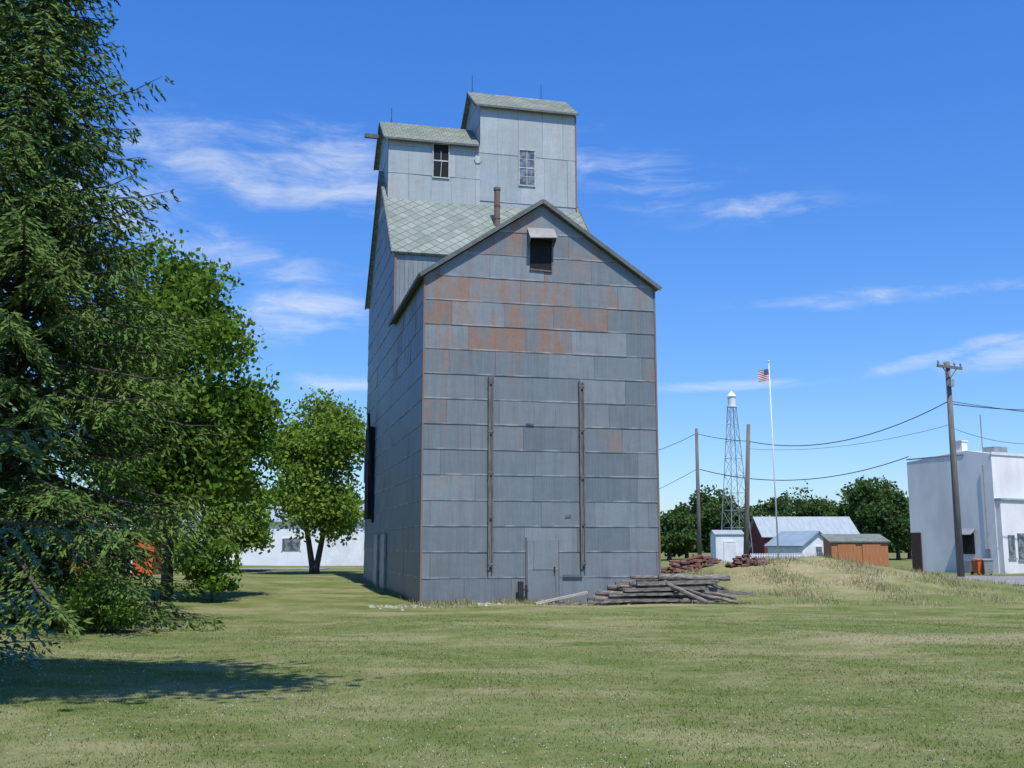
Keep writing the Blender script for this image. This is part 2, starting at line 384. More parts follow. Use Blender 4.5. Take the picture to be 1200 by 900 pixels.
def rf_annex(a,z):
    r=-.28
    if z>7.6: r=.0
    if 8.4<z<11.0 and a<4.8: r=.2
    if 9.5<z<12.8 and a>5.0: r=.12
    if 5.0<z<7.6: r=-.12
    if z<1.5: r=-.18
    if a<1.2 and z>5: r+=.1
    return r
wb=Wall(); wb.add([(0,0,-.4),(W,0,-.4),(W,D,-.4),(0,D,-.4),(0,0,EZ),(W/2,0,PZ),(W,0,EZ),(0,D,EZ),(W/2,D,PZ),(W,D,EZ)],
  [(0,1,6,5,4),(3,7,8,9,2),(0,4,7,3),(1,2,9,6),(0,3,2,1)])
wb.face([(0,0),(W,0),(W,EZ),(W/2,PZ),(0,EZ)],fr(0),.87,1.9,rf_annex,z0=-.05,tone=(.0,1))
wb.face([(0,0),(D,0),(D,EZ),(0,EZ)],lf(0),.87,1.9,lambda a,z:-.02 if z>8.5 else -.3,z0=-.05,tone=(-.4,.4))  # left wall's shade put into the sheet tone, darker than the front
wb.face([(0,0),(D,0),(D,EZ),(0,EZ)],rt_(W),.87,1.9,lambda a,z:-.2,z0=-.05)
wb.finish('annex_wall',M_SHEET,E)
def gable_x(mb,w0,w1,s0,s1,rz,ez,th_):
    c=(w0+w1)/2
    mb.slab([(w0,s0,ez),(c,s0,rz),(c,s1,rz),(w0,s1,ez)],th_); mb.slab([(w1,s0,ez),(w1,s1,ez),(c,s1,rz),(c,s0,rz)],th_)
def gable_y(mb,w0,w1,s0,s1,rz,ez,th_):
    c=(s0+s1)/2
    mb.slab([(w0,s0,ez),(w1,s0,ez),(w1,c,rz),(w0,c,rz)],th_); mb.slab([(w0,c,rz),(w1,c,rz),(w1,s1,ez),(w0,s1,ez)],th_)
OV=.22; ez_=14.27-.678*(W/2+OV)
r=MB(); gable_x(r,-OV,W+OV,-.2,D-.03,14.27,ez_,.1); r.obj('annex_roof',M_SHINGLE,E,uvplane=True)
for sx in(-1,1):
    r=MB(); p0=(W/2+sx*(W/2+OV+.01),-.225,ez_-.07); p1=(W/2+sx*.02,-.225,14.19); r.beam(p0,p1,.04,.14); r.obj('rake_board',M_FASCIA,E)
r=MB(); r.beam((-OV-.03,-.2,ez_-.08),(-OV-.03,D-.1,ez_-.08),.04,.13); r.obj('eave_board',M_FASCIA,E)
for (x_,y_,z1) in((-.03,-.03,EZ-.05),(W+.03,-.03,EZ-.05)):
    c_=MB(); c_.box(x_-.03,y_-.02,0,x_+.03,y_+.05,z1); c_.obj('corner_trim',M_TRIM,E,label='rust-stained corner strip')
MW,MS0,MS1,ME,MR=9.2,8.5,19.3,14.6,20.0; mc=13.9
wb=Wall(); wb.add([(0,MS0,-.4),(MW,MS0,-.4),(MW,MS1,-.4),(0,MS1,-.4),(0,MS0,ME-.1),(MW,MS0,ME-.1),(MW,MS1,ME-.1),(0,MS1,ME-.1),(0,mc,MR-.14),(MW,mc,MR-.14)],
  [(0,1,5,4),(2,3,7,6),(0,4,8,7,3),(1,2,6,9,5),(0,3,2,1)])
wb.face([(MS0,0),(MS1,0),(MS1,ME-.1),(mc,MR-.14),(MS0,ME-.1)],lf(0),.87,1.9,lambda a,z:-.18,z0=-.05,tone=(-.4,.4))  # darker stained sheets, with left-side shade also put into the tone
wb.face([(0,11),(MW,11),(MW,ME-.1),(0,ME-.1)],fr(MS0),3.6,.2,lambda a,z:-.3,z0=11,lip=.01,tone=(.5,1.3))
wb.face([(MS0,0),(MS1,0),(MS1,ME-.1),(mc,MR-.14),(MS0,ME-.1)],rt_(MW),.87,1.9,lambda a,z:-.1,z0=-.05)
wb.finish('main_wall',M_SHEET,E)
r=MB(); ov=.18; gable_y(r,-ov,MW+ov,MS0-ov,MS1+ov,MR,ME-ov,.11); roof=r.obj('main_roof',M_DIAMOND,E,uvplane=True)
for w_ in(-.2,MW+.2):
    r=MB(); r.beam((w_,MS0-.2,ME-.26),(w_,mc,MR-.08),.05,.16); r.obj('rake_board',M_FASCIA,E)
    r=MB(); r.beam((w_,mc,MR-.08),(w_,MS1+.2,ME-.26),.05,.16); r.obj('rake_board',M_FASCIA,E)
c_=MB(); c_.box(-.05,MS0-.05,11.3,.05,MS0+.03,ME-.15); c_.obj('corner_trim',M_TRIM,E)
C0,C1=11.9,15.9; CWm=4.4
wb=Wall()
def cup(w0,w1,ez,rz):
    wb.add([(w0,C0,16),(w1,C0,16),(w1,C1,16),(w0,C1,16),(w0,C0,ez),(w1,C0,ez),(w1,C1,ez),(w0,C1,ez),(w0,mc,rz),(w1,mc,rz)],
      [(0,1,5,4),(2,3,7,6),(0,4,8,7,3),(1,2,6,9,5),(4,5,9,8),(6,7,8,9)])
cup(0,CWm,20.98,22.42); cup(CWm,MW,23.05,24.42)
rl=lambda a,z:.1 if (z<19.4 and a>5.5) or a<.8 else -.12
wb.face([(0,17.8),(CWm,17.8),(CWm,20.98),(0,20.98)],fr(C0),1.35,1.1,rl,z0=17.9,lip=.015,stag=0,tone=(0,1))
wb.face([(CWm,17.8),(MW,17.8),(MW,23.05),(CWm,23.05)],fr(C0),2.4,1.2,rl,z0=18.2,lip=.015,stag=0,tone=(0,1))
wb.face([(C0,17.8),(C1,17.8),(C1,20.98),(mc,22.42),(C0,20.98)],lf(0),1.25,1.5,lambda a,z:-.1,z0=17.55,tone=(-.4,.4))  # left cupola gable toned down, its shade put into the colour
wb.face([(C0,20.8),(C1,20.8),(C1,23.05),(mc,24.42),(C0,23.05)],lf(CWm),1.25,1.5,lambda a,z:-.1,z0=20.8,tone=(-.4,.4))  # upper cupola's left gable, shade painted in by darker tones
wb.face([(C0,17.8),(C1,17.8),(C1,23.05),(mc,24.42),(C0,23.05)],rt_(MW),1.25,1.5,lambda a,z:-.1,z0=17.8)
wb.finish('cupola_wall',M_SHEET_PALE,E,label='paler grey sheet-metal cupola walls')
r=MB(); gable_y(r,-.22,CWm-.05,C0-.22,C1+.22,22.55,20.9,.09); r.obj('cupola_roof',M_SHINGLE,E,uvplane=True,label='lower cupola roof')
r=MB(); gable_y(r,CWm-.25,MW+.12,C0-.22,C1+.22,24.55,22.98,.09); r.obj('cupola_roof',M_SHINGLE,E,uvplane=True,label='upper cupola roof')
for p_,q_,h_ in(((-.2,C0-.23,20.86),(CWm-.06,C0-.23,20.86),.1),((CWm-.25,C0-.23,22.93),(MW+.12,C0-.23,22.93),.1),((-.24,C0-.22,20.84),(-.24,mc,22.48),.12),((-.24,mc,22.48),(-.24,C1+.2,20.84),.12),((CWm-.27,C0-.22,22.9),(CWm-.27,mc,24.47),.14)):
    r=MB(); r.beam(p_,q_,.04,h_); r.obj('fascia',M_FASCIA,E)
c_=MB(); c_.box(MW-.02,C0-.05,18.05,MW+.04,C0+.02,22.9); c_.obj('corner_trim',M_TRIM,E,label='rust-stained corner strip')
def window(w,z0,z1,wd,s0,broken,par=E):
    P_=empty('window'); P_.parent=par; P_.location=(w,s0,z0); h=z1-z0
    fm=MB(); t=.055
    fm.box(-wd/2-t,-.07,-t,wd/2+t,.02,0); fm.box(-wd/2-t,-.07,h,wd/2+t,.02,h+t); fm.box(-wd/2-t,-.065,0,-wd/2,.02,h); fm.box(wd/2,-.065,0,wd/2+t,.02,h)
    fm.box(-wd/2,-.05,h*.5-.03,wd/2,-.005,h*.5+.03)
    if broken: fm.beam((-.02,-.03,0),(.03,-.03,h*.5-.03),.025); fm.box(-.012,-.045,h*.5+.03,.012,-.01,h*.8)
    else:
        fm.box(-.015,-.045,0,.015,-.01,h*.5-.03); fm.box(-.015,-.045,h*.5+.03,.015,-.01,h)
        for q in(.25,.75): fm.box(-wd/2,-.042,h*q-.015,wd/2,-.012,h*q+.015)
    fm.obj('frame',M_OLDWHITE,P_)
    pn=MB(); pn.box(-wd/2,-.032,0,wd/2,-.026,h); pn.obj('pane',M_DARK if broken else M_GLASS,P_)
    return P_
window(2.5,19.2,20.82,.72,C0,True)['label']='dark broken sash window'
window(6.72,19.15,20.9,.74,C0,False)['label']='dusty sash window'
c_=MB(); pts=[]
for i in range(18): t=i/18*2*math.pi; q=random.uniform(.85,1.1); pts.append((4.3+.2*q*math.cos(t),C0-.05,20.25+.22*q*math.sin(t)))
c_.add(pts,[tuple(range(18))]); c_.obj('round_patch',M_OLDWHITE,E)
V_=empty('vent'); V_.parent=E; V_.location=(4.16,0,11.7)
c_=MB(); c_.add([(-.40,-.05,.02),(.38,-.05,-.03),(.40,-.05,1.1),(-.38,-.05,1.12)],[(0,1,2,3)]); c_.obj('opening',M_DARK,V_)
c_=MB(); c_.beam((-.42,-.06,-.02),(.41,-.06,-.06),.03,.05); c_.beam((.41,-.06,-.02),(.43,-.06,1.1),.03,.04); c_.obj('frame',M_WOOD,V_)
c_=MB(); c_.slab([(-.5,-.5,1.02),(.5,-.5,1.08),(.5,-.02,1.55),(-.5,-.02,1.52)],.03)
for x_ in(-.47,.47): c_.add([(x_,-.48,1.0),(x_,-.03,.8),(x_,-.03,1.46)],[(0,1,2)])
c_.obj('hood',M_HOOD,V_,label='weathered grey vent hood with rust stains')
for w_,za,zb in((2.33,1.1,7.76),(5.62,1.12,7.7)):
    c_=MB(); c_.box(w_-.09,-.14,za,w_-.045,-.04,zb); c_.box(w_+.045,-.14,za,w_+.09,-.04,zb-.06); c_.box(w_-.045,-.08,za+.05,w_+.045,-.04,zb-.05)
    for k in range(5): zz=za+.2+k*(zb-za-.4)/4+random.uniform(-.2,.2)*(0<k<4); c_.box(w_-.1,-.155,zz-.03,w_+.1,-.142,zz+.03)
    c_.obj('wooden_rail',M_WOOD,E)
Dr=empty('door'); Dr.parent=E; Dr.location=(4.18,0,0)
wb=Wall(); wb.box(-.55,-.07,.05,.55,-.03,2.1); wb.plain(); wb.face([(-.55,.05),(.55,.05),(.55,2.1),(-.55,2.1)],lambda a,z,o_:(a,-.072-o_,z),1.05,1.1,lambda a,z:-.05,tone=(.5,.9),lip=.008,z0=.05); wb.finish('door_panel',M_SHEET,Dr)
c_=MB(); c_.box(-.60,-.075,0,-.56,-.02,2.2);c_.box(.56,-.06,0,.59,-.02,2.1); c_.obj('frame',M_FASCIA,Dr)
c_=MB(); c_.box(.38,-.14,1.0,.42,-.09,1.2); c_.obj('handle',M_BLACK,Dr)
c_=MB(); c_.box(3.25,-.36,-.1,3.42,-.22,.72); c_.box(3.5,-.3,-.1,3.56,-.24,.6); c_.beam((3.25,-.29,.5),(3.6,-.29,.4),.05); c_.obj('meter_post',M_BLACK,E)
c_=MB(); c_.box(4.9,-.09,.85,5.6,-.05,.93); c_.obj('latch_board',M_FASCIA,E)
for w_,z_,a_,b_ in((3.6,6.12,.28,.05),(5.0,2.92,.22,.04)):
    c_=MB(); c_.beam((w_,-.06,z_),(w_+a_,-.06,z_+random.uniform(-.05,.05)),.01,b_); c_.obj('loose_flap',M_FASCIA,E)
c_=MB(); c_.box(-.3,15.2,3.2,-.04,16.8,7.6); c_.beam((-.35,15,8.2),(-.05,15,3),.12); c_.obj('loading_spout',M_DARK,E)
c_=MB(); c_.box(-.3,16.9,5.0,-.04,17.3,6.4); c_.obj('side_box',M_RUST,E)
for s_ in(9.8,12.6):
    c_=MB(); c_.box(-.09,s_,.05,-.04,s_+1.5,2.4); c_.box(-.12,s_-.08,.0,-.03,s_-.01,2.45); c_.obj('side_door',M_STEEL,E)
c_=MB(); c_.tube([(4.93,10.5,16.2),(4.93,10.5,18.3)],.14,12); c_.tube([(4.93,10.5,18.28),(4.93,10.5,18.4)],.17,12)
for z_ in(16.9,17.5): c_.tube([(4.93,10.5,z_),(4.93,10.5,z_+.05)],.16,12)
c_.obj('flue_pipe',M_RUST,roof)
for w_,z_,h_ in((.35,22.5,.8),(CWm+.0,24.5,.95),(8.0,24.5,.85)):
    c_=MB(); c_.tube([(w_,mc,z_),(w_,mc,z_+h_)],.014,6); c_.tube([(w_-.1,mc,z_),(w_,mc,z_+.25),(w_+.1,mc,z_)],.01,4); c_.obj('lightning_rod',M_BLACK,E)
c_=MB(); c_.box(-.95,mc-.08,21.65,-.04,mc+.08,21.85); c_.obj('hoist_beam',M_WOOD,E)

# ---------------------------------------------------------------- timber pile
def log(p,q,r0,square=False,m_=M_WOODX,name='timber_log',lab='weathered dark timber lying in the pile',grp='timbers piled beside the elevator'):
    p=Vector(p);q=Vector(q); L=(q-p).length; mb=MB()
    if square: mb.box(0,-r0,-r0*.7,L,r0,r0*.7)
    else:
        n=6; mb.tube([(L*i/n,random.uniform(-.02,.02),random.uniform(-.02,.02)) for i in range(n+1)],[r0*random.uniform(.88,1.08) for _ in range(n+1)],10)
    o=mb.obj(name,m_,smooth=not square); o.location=p; o.rotation_mode='QUATERNION'; o.rotation_quaternion=(q-p).to_track_quat('X','Z'); tag(o,lab,'log',grp); return o
random.seed(3)
for layer,(n_,x0_,z_) in enumerate(((10,2.6,.1),(10,2.8,.29),(9,3.1,.48),(7,3.5,.67),(4,4.0,.84))):
    for i in range(n_):
        Lg=random.uniform(2.2,3.4); xa=x0_+random.uniform(-.2,.9)+(.2*i/n_); yy=35.0+i*.19+layer*.12
        yy=min(yy,OY+.242*(max(xa,2.6)-OX)-.35)
        xb=min(xa+Lg,7.3); ya=yy; yb=yy+.242*(xb-xa)*.6+random.uniform(-.15,.12)*Lg*.3
        base=max(g(xa,ya),g(xb,yb)); za=base+z_+random.uniform(-.03,.04); zb=base+z_+random.uniform(-.07,.06)
        log((xa,ya,za),(xb,yb,zb),random.uniform(.06,.1),random.random()<.4)
for i in range(18):
    xa=5.0+random.uniform(-.3,1.8); ya=35.4+random.uniform(0,1.6); a_=random.uniform(-.8,.9); Lg=random.uniform(.6,1.7)
    xb,yb=xa+Lg*math.cos(a_),ya+Lg*math.sin(a_)
    log((xa,ya,g(xa,ya)+.1+.15*(i%5)),(xb,yb,g(xb,yb)+.08+.12*(i%4)),random.uniform(.05,.09),random.random()<.6)
log((.75,34.5,g(.75,34.5)+.05),(2.5,35.6,.38),.05,True,M_WOODPALE,'board','pale bleached board leaning on the timber pile')
log((1.2,34.75,g(1.2,34.75)+.03),(3.6,35.0,g(3.6,35.0)+.12),.045,True,M_WOODX,'board','dark plank lying on the grass by the timber pile')
def pile(name,lab,spots,h,n,sz):
    mb=MB()
    for i in range(n):
        cx,cy,rx,ry=random.choice(spots)
        a_=random.uniform(0,2*math.pi); q=math.sqrt(random.random()); x_=cx+rx*q*math.cos(a_); y_=cy+ry*q*math.sin(a_)
        z_=g(x_,y_)+h*(1-q**2)*random.random()
        R_=Matrix.Translation((x_,y_,z_))@Matrix.Rotation(random.uniform(-.5,.5)+random.choice((0,.3,1.57)),4,'Z')@Matrix.Rotation(random.uniform(-.35,.35),4,'X')@Matrix.Rotation(random.uniform(-.3,.3),4,'Y')
        a1,b1,c1=sz; k=random.uniform(.5,1.3); mb.box(-a1*k/2,-b1/2,0,a1*k/2,b1/2,c1,R_)
    return tag(mb.obj(name,M_BRICK),lab,'rubble',kind='stuff')
pile('brick_rubble','low heap of broken brown-red bricks on the mound',[(6.7,42.8,.8,.7),(7.5,43.3,.9,.5),(7.5,43.3,.7,.4),(7.2,43.2,.7,.5),(9.4,42.3,.8,.3),(6.4,40.4,.5,.9)],.42,270,(.36,.12,.075))
# ---------------------------------------------------------------- trees
def leafquads(P_,D_,L_,Wd):
    n=len(P_); r=rng.normal(size=(n,3)); w=np.cross(D_,r); w/=np.linalg.norm(w,axis=1,keepdims=True)+1e-9
    w*=Wd[:,None]/2; V=np.empty((n,4,3)); e=D_*L_[:,None]
    V[:,0]=P_-e*.1; V[:,1]=P_+e*.45+w; V[:,2]=P_+e; V[:,3]=P_+e*.45-w
    return V.reshape(-1,3),np.arange(n*4).reshape(-1,4)
def spruce(lab,x,y,H,R,seed,m_,step=.24,dens=1.,tl_=.17,z0=.7,ex=.75,wh=.48,nbr=(8,10),wd=.4):
    rg=np.random.default_rng(seed); rd=random.Random(seed); gzz=g(x,y)
    T=empty('spruce_tree',(x,y,gzz),0,lab,'tree')
    mb=MB(); mb.tube([(0,0,-.2),(0,0,.5),(.05,0,H*.4),(0,.05,H*.8),(0,0,H)],[H*.016,H*.013,H*.009,H*.004,.02],10)
    PP=[];DD=[];LL=[];CC=[]
    z=z0
    while z<H*.985:
        nb=rd.randint(*nbr)
        a0=rd.random()*6.28; wl=rd.uniform(.85,1.1)
        for i in range(nb):
            az=a0+6.283*i/nb+rd.uniform(-.25,.25); zz=z+rd.uniform(-.22,.22)
            L=R*max(1-zz/H,0.01)**ex*rd.uniform(.64,1.08)*wl+.15
            if rd.random()<.14: L*=1.2
            dh=np.array([math.cos(az),math.sin(az),0.]); side=np.array([-dh[1],dh[0],0.]); k=zz/H
            s0=-.12+.7*k+rd.uniform(-.1,.1); dr=-.42+.08*k+rd.uniform(-.1,.1); up=.28
            f=lambda t:np.array([0,0,zz])+dh*L*t+np.array([0,0,1.])*L*(s0*t+dr*t*t+up*t**4)
            if L>.6: mb.tube([f(t) for t in(0,.25,.5,.75,.96)],[.012*L+.01,.009*L+.008,.007*L+.006,.004*L+.004,.006],4,False)
            ns=max(3,int(L/step)); cl=rd.random()
            for j in range(ns):
                t=.08+.92*(j+rd.random()*.6)/ns; p=f(min(t,1))
                for sd in(-1,1):
                    tl=(.24+.34*L*(1-t)**.8*min(1,t*4))*rd.uniform(.6,1.25); tl=min(tl,1.3)
                    an=rd.uniform(.35,.85)
                    d=dh*math.sin(an)+side*sd*math.cos(an)+np.array([0,0,-.42+rd.uniform(-.45,.15)]); d/=np.linalg.norm(d)
                    n=max(3,int(tl/.042*dens)); q=rg.random(n)*tl
                    P_=p+d*q[:,None]+np.array([0,0,-.2])*(q**2)[:,None]+rg.normal(0,.01,(n,3))
                    D_=d*1.1+rg.normal(0,.32,(n,3)); D_/=np.linalg.norm(D_,axis=1,keepdims=True)
                    PP.append(P_);DD.append(D_);LL.append(rg.uniform(.7,1.3,n)*tl_);CC.append(np.full(n,cl*.5+.5*rd.random()*t))
        z+=wh*(1-.35*z/H)
    P_=np.concatenate(PP);D_=np.concatenate(DD);L_=np.concatenate(LL);C_=np.concatenate(CC)
    V,Fc=leafquads(P_,D_,L_,L_*wd)
    mb.obj('trunk',M_BARK,T,smooth=True)
    fast('crown',V,Fc,m_,T,{'rnd':np.repeat(rg.random(len(P_)),4),'clump':np.repeat(C_,4)})
    return T
def broadleaf(lab,x,y,h,rx,rz,seed,nleaf,ls,m_=M_LEAF,zc=None,tr=.2,ry=None,name='broadleaf_tree',group=None,lobes=16,fork=False,cs=.085,lowl=0,off=(0,0),cat='tree'):
    rg=np.random.default_rng(seed); rd=random.Random(seed); T=empty(name,(x,y,g(x,y)),0 ,lab,cat,group); ry=ry or rx
    zc=zc or h-rz; C=np.array([off[0],off[1],zc])
    dirs=rg.normal(size=(lobes,3)); dirs/=np.linalg.norm(dirs,axis=1,keepdims=True); dirs[0]=(0,0,1)
    for i in range(lowl): a_=6.28*i/lowl+rd.random(); dirs[1+i]=(math.cos(a_)*.8,math.sin(a_)*.8,-.6)
    lc=C+dirs*np.array([rx,ry,rz])*rg.uniform(.42,.8,lobes)[:,None]; lr=rg.uniform(.2,.42,lobes)
    ncl=nleaf//45; li=rg.integers(0,lobes,ncl); d=rg.normal(size=(ncl,3)); d/=np.linalg.norm(d,axis=1,keepdims=True)
    cc=lc[li]+d*np.array([rx,ry,rz*.85])*(lr[li]*rg.random(ncl)**.4)[:,None]
    shade=rg.random(ncl)
    P_=np.repeat(cc,45,0)+rg.normal(size=(ncl*45,3))*np.array([1,1,.6])*(rx*cs+ .05)
    D_=rg.normal(size=P_.shape)+np.array([0,0,-.2]); D_/=np.linalg.norm(D_,axis=1,keepdims=True)
    L_=rg.uniform(.7,1.3,len(P_))*ls
    k=P_[:,2]>.08; P_,D_,L_=P_[k],D_[k],L_[k]; SH=np.repeat(shade,45)[k]
    V,Fc=leafquads(P_,D_,L_,L_*.75)
    mb=MB(); zt=max(zc-rz*.55,.2)
    if fork:
        for sx in(-1,1):
            mb.tube([(sx*.08,0,-.2),(sx*.12,0,.4),(sx*.55,.1*sx,zt*.9),(sx*1.0,.2*sx,zc)],[tr*1.1,tr*.85,tr*.65,tr*.2],9)
    else: mb.tube([(0,0,-.2),(.03*min(1,zt),0,min(.4,zt*.5)),(off[0]*.5+rd.uniform(-.1,.1)*min(1,zt),0,zt),(off[0],off[1],zc+rz*.4)],[tr*1.25,tr,tr*.75,tr*.2],9)
    for i in range(min(lobes,10)):
        q=lc[i]; z1=zt*rd.uniform(.75,1.0); x0=off[0]*.45; mid=Vector((q[0]*.55+x0*.45,q[1]*.45,(z1+q[2])/2+.05)); mb.tube([(x0,0,z1),mid,tuple(q)],[tr*.42,tr*.28,tr*.08],6,False)
    mb.obj('trunk',M_BARK,T,smooth=True)
    fast('crown',V,Fc,m_,T,{'rnd':np.repeat(rg.random(len(P_)),4),'clump':np.repeat(SH,4)})
    return T
spruce('huge green spruce with drooping lower branches',-13.0,27,23.5,6.5,11,M_SPRUCE,z0=.8,ex=.98,nbr=(8,10),wd=.28,tl_=.19,dens=.95,step=.23)
spruce('blue-green spruce with low spreading branches',-9.4,14.2,9,3.7,12,M_BLUESPRUCE,step=.17,dens=.9,tl_=.11,z0=1.0,ex=.7,wh=.4,nbr=(6,8))
broadleaf('broad green tree crowded behind a spruce',-12.3,38,14,3.8,6.3,21,52000,.20,tr=.22,lobes=36,zc=7.6,lowl=9)
broadleaf('bright green shade tree with forked trunk',-11.5,62,11.1,3.1,5.2,22,28000,.23,M_LEAFY,zc=6.1,tr=.22,lobes=34,fork=True,cs=.13,lowl=10)
broadleaf('smaller green tree beside the warehouse',-17.6,68,7.2,2.6,3.2,23,12000,.26,M_LEAFY,tr=.15,zc=3.6,lowl=6,lobes=20,cs=.12)
broadleaf('low bright green bush at the spruce skirt',-9.9,25.2,1.5,1.0,.75,26,5500,.09,M_LEAFY,zc=.75,tr=.04,lobes=14,name='shrub',cat='shrub')
broadleaf('low leafy bush under the broad tree',-10.4,37,2.0,1.2,1.1,28,4500,.13,M_LEAF,zc=1.1,tr=.05,lobes=14,name='shrub',cat='shrub')
broadleaf('leafy bush in front of the warehouse',-21.5,70,2.6,2.6,1.5,27,5000,.2,M_LEAF,zc=1.4,tr=.07,lobes=12,name='shrub',cat='shrub')
broadleaf('leafy tree shading the near lawn',-10.8,9.2,14,5.2,2.7,24,26000,.22,ry=2.8,zc=11.3,tr=.22,off=(4.5,0.1))
far=[(783,600,118,3.3),(803,590,125,3.0),(833,562,128,4.0),(851,575,122,3.2),(905,580,150,4.5),(932,566,155,5.2),(962,572,150,5),(985,590,140,3.4),(1008,562,128,4.3),(1030,556,132,4.6),(1048,570,126,3.8),(870,592,140,3.5),(1062,585,135,3.4)]
for i,(u,v,Y,r_) in enumerate(far):
    p=at(u,v,Y); h_=p.z; broadleaf('dark green tree behind the sheds',p.x,Y,h_,r_,max(h_*.46,2.5),40+i,5500,.42,M_LEAF2,zc=h_*.52,tr=.25,group='trees behind the town sheds',lobes=16,cs=.11,lowl=4)
n=50000; x=rng.uniform(-260,260,n); y=260+rng.uniform(-8,8,n); hh=7+2.2*np.sin(x*.09)+1.6*np.sin(x*.31+2)+rng.normal(0,.6,n)
z=.3+hh*rng.random(n)**.7; P_=np.stack([x,y,z],1); D_=rng.normal(size=(n,3)); D_/=np.linalg.norm(D_,axis=1,keepdims=True)
V,Fc=leafquads(P_,D_,np.full(n,1.5),np.full(n,1.2)); o=fast('far_wood',V,Fc,M_LEAF2,None,{'rnd':np.repeat(rng.random(n),4),'clump':np.repeat(rng.random(n)*.6,4)}); tag(o,kind='stuff')

# ---------------------------------------------------------------- buildings
def gable_house(name,lab,cat,x,y,rot,w,d,h,rise,wm,rm,front=True,ov=.3,ops=()):
    T=empty(name,(x,y,g(x,y)-.05),rot,lab,cat); a,b_=w/2,d/2; mb=MB()
    if front:
        mb.add([(-a,-b_,0),(a,-b_,0),(a,b_,0),(-a,b_,0),(-a,-b_,h),(a,-b_,h),(a,b_,h),(-a,b_,h),(0,-b_,h+rise),(0,b_,h+rise)],[(0,1,5,8,4),(2,3,7,9,6),(0,4,7,3),(1,2,6,5)])
        rz=h+rise+.1; sl=rise/a; ez=rz-sl*(a+ov); r=MB(); gable_x(r,-a-ov,a+ov,-b_-ov,b_+ov,rz,ez,.09)
    else:
        mb.add([(-a,-b_,0),(a,-b_,0),(a,b_,0),(-a,b_,0),(-a,-b_,h),(a,-b_,h),(a,b_,h),(-a,b_,h),(-a,0,h+rise),(a,0,h+rise)],[(0,1,5,4),(2,3,7,6),(0,4,8,7,3),(1,2,6,9,5)])
        rz=h+rise+.1; sl=rise/b_; ez=rz-sl*(b_+ov); r=MB(); gable_y(r,-a-ov,a+ov,-b_-ov,b_+ov,rz,ez,.09)
    mb.obj('wall',wm,T); r.obj('roof',rm,T)
    for kd,ox,oz,ow,oh in ops:
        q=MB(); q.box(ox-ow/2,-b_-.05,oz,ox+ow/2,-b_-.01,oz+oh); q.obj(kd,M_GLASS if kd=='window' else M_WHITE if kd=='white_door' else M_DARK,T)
        q=MB(); t=.08; y0=-b_-.07; q.box(ox-ow/2-t,y0,oz-t*.5,ox-ow/2,-b_-.003,oz+oh+t); q.box(ox+ow/2,y0,oz-t*.5,ox+ow/2+t,-b_-.003,oz+oh+t); q.box(ox-ow/2,y0,oz+oh,ox+ow/2,-b_-.003,oz+oh+t); q.obj('frame',M_WHITE,T)
    return T
p=at(940,640,112); gable_house('barn','long dark red barn with pale metal roof','barn',p.x,112,0,9.6,7,2.6,2.0,M_REDWALL,M_GREYROOF,False,ops=(('door',-2,0,2,2.1),('window',2,1,1,.8)))
p=at(938,640,95); gable_house('shed','small white shed with blue-grey gable roof','shed',p.x,95,.45,3.6,4.6,1.75,1.15,M_WHITE,M_BLUEROOF,True,.25,ops=(('window',0,1.0,.7,.6),))
p=at(852,640,92); gable_house('shed','narrow white shed below the lattice tower','shed',p.x,92,0,2.4,2.4,2.6,.35,M_WHITE,M_GREYROOF,False,.1,ops=(('white_door',0,0,.9,2.0),))
p=at(1002,640,86); T=empty('shed',(p.x,86,g(p.x,86)-.05),-.08,'orange-brown wooden shed with low sloped roof','shed')
mb=MB(); mb.add([(-2.2,-1.5,0),(2.2,-1.5,0),(2.2,1.5,0),(-2.2,1.5,0),(-2.2,-1.5,1.95),(2.2,-1.5,1.95),(2.2,1.5,2.3),(-2.2,1.5,2.3)],[(0,1,5,4),(1,2,6,5),(2,3,7,6),(3,0,4,7)]); mb.obj('wall',M_BROWN,T)
r=MB(); r.slab([(-2.4,-1.65,1.98),(2.4,-1.65,1.98),(2.4,1.7,2.6),(-2.4,1.7,2.6)],.1); r.obj('roof',M_SHINGLE,T,uvplane=True)
for a_,b_ in((-1.7,-.3),(.2,1.6)):
    q=MB(); q.box(a_,-1.56,.05,b_,-1.51,1.75); q.obj('door',M_BROWN,T)
T=MB(); p0=at(880,652,88); p1=at(968,652,88); n=46
for i in range(n):
    x_=p0.x+(p1.x-p0.x)*i/(n-1); z_=g(x_,88); T.box(x_-.04,87.97,z_,x_+.04,88,z_+1.05)
T.box(p0.x,88.0,.65,p1.x,88.04,.73); T.box(p0.x,88.0,1.1,p1.x,88.04,1.18)
tag(T.obj('picket_fence',M_WHITE),'white picket fence beyond the mound','fence')
A=Vector((25.2,67)); B=Vector((28.15,61.6)); d_=(B-A).normalized(); ln=(B-A).length; pr=Vector((-d_.y,d_.x))
if pr.x<0: pr=-pr
BT=empty('commercial_building',(B.x,B.y,g(B.x,B.y)-.1),0,'two-storey white stucco commercial building with parapet','building')
BT.rotation_euler=(0,0,math.atan2(pr.y,pr.x))
Hb=7.2
mb=MB(); Lf=14
mb.add([(0,0,0),(Lf,0,0),(Lf,ln,0),(0,ln,0),(0,0,Hb-.15),(Lf,0,Hb-.15),(Lf,ln,Hb),(0,ln,Hb-.25),(0,ln*.28,Hb+.15),(Lf,ln*.28,Hb+.1)],[(0,1,5,4),(1,2,6,9,5),(2,3,7,6),(3,0,4,8,7),(4,5,9,8),(8,9,6,7)])
mb.obj('wall',M_STUCCO,BT)
q=MB(); q.box(-.04,-.06,Hb-.22,Lf,-.005,Hb-.05); q.obj('cornice',M_WHITE,BT)
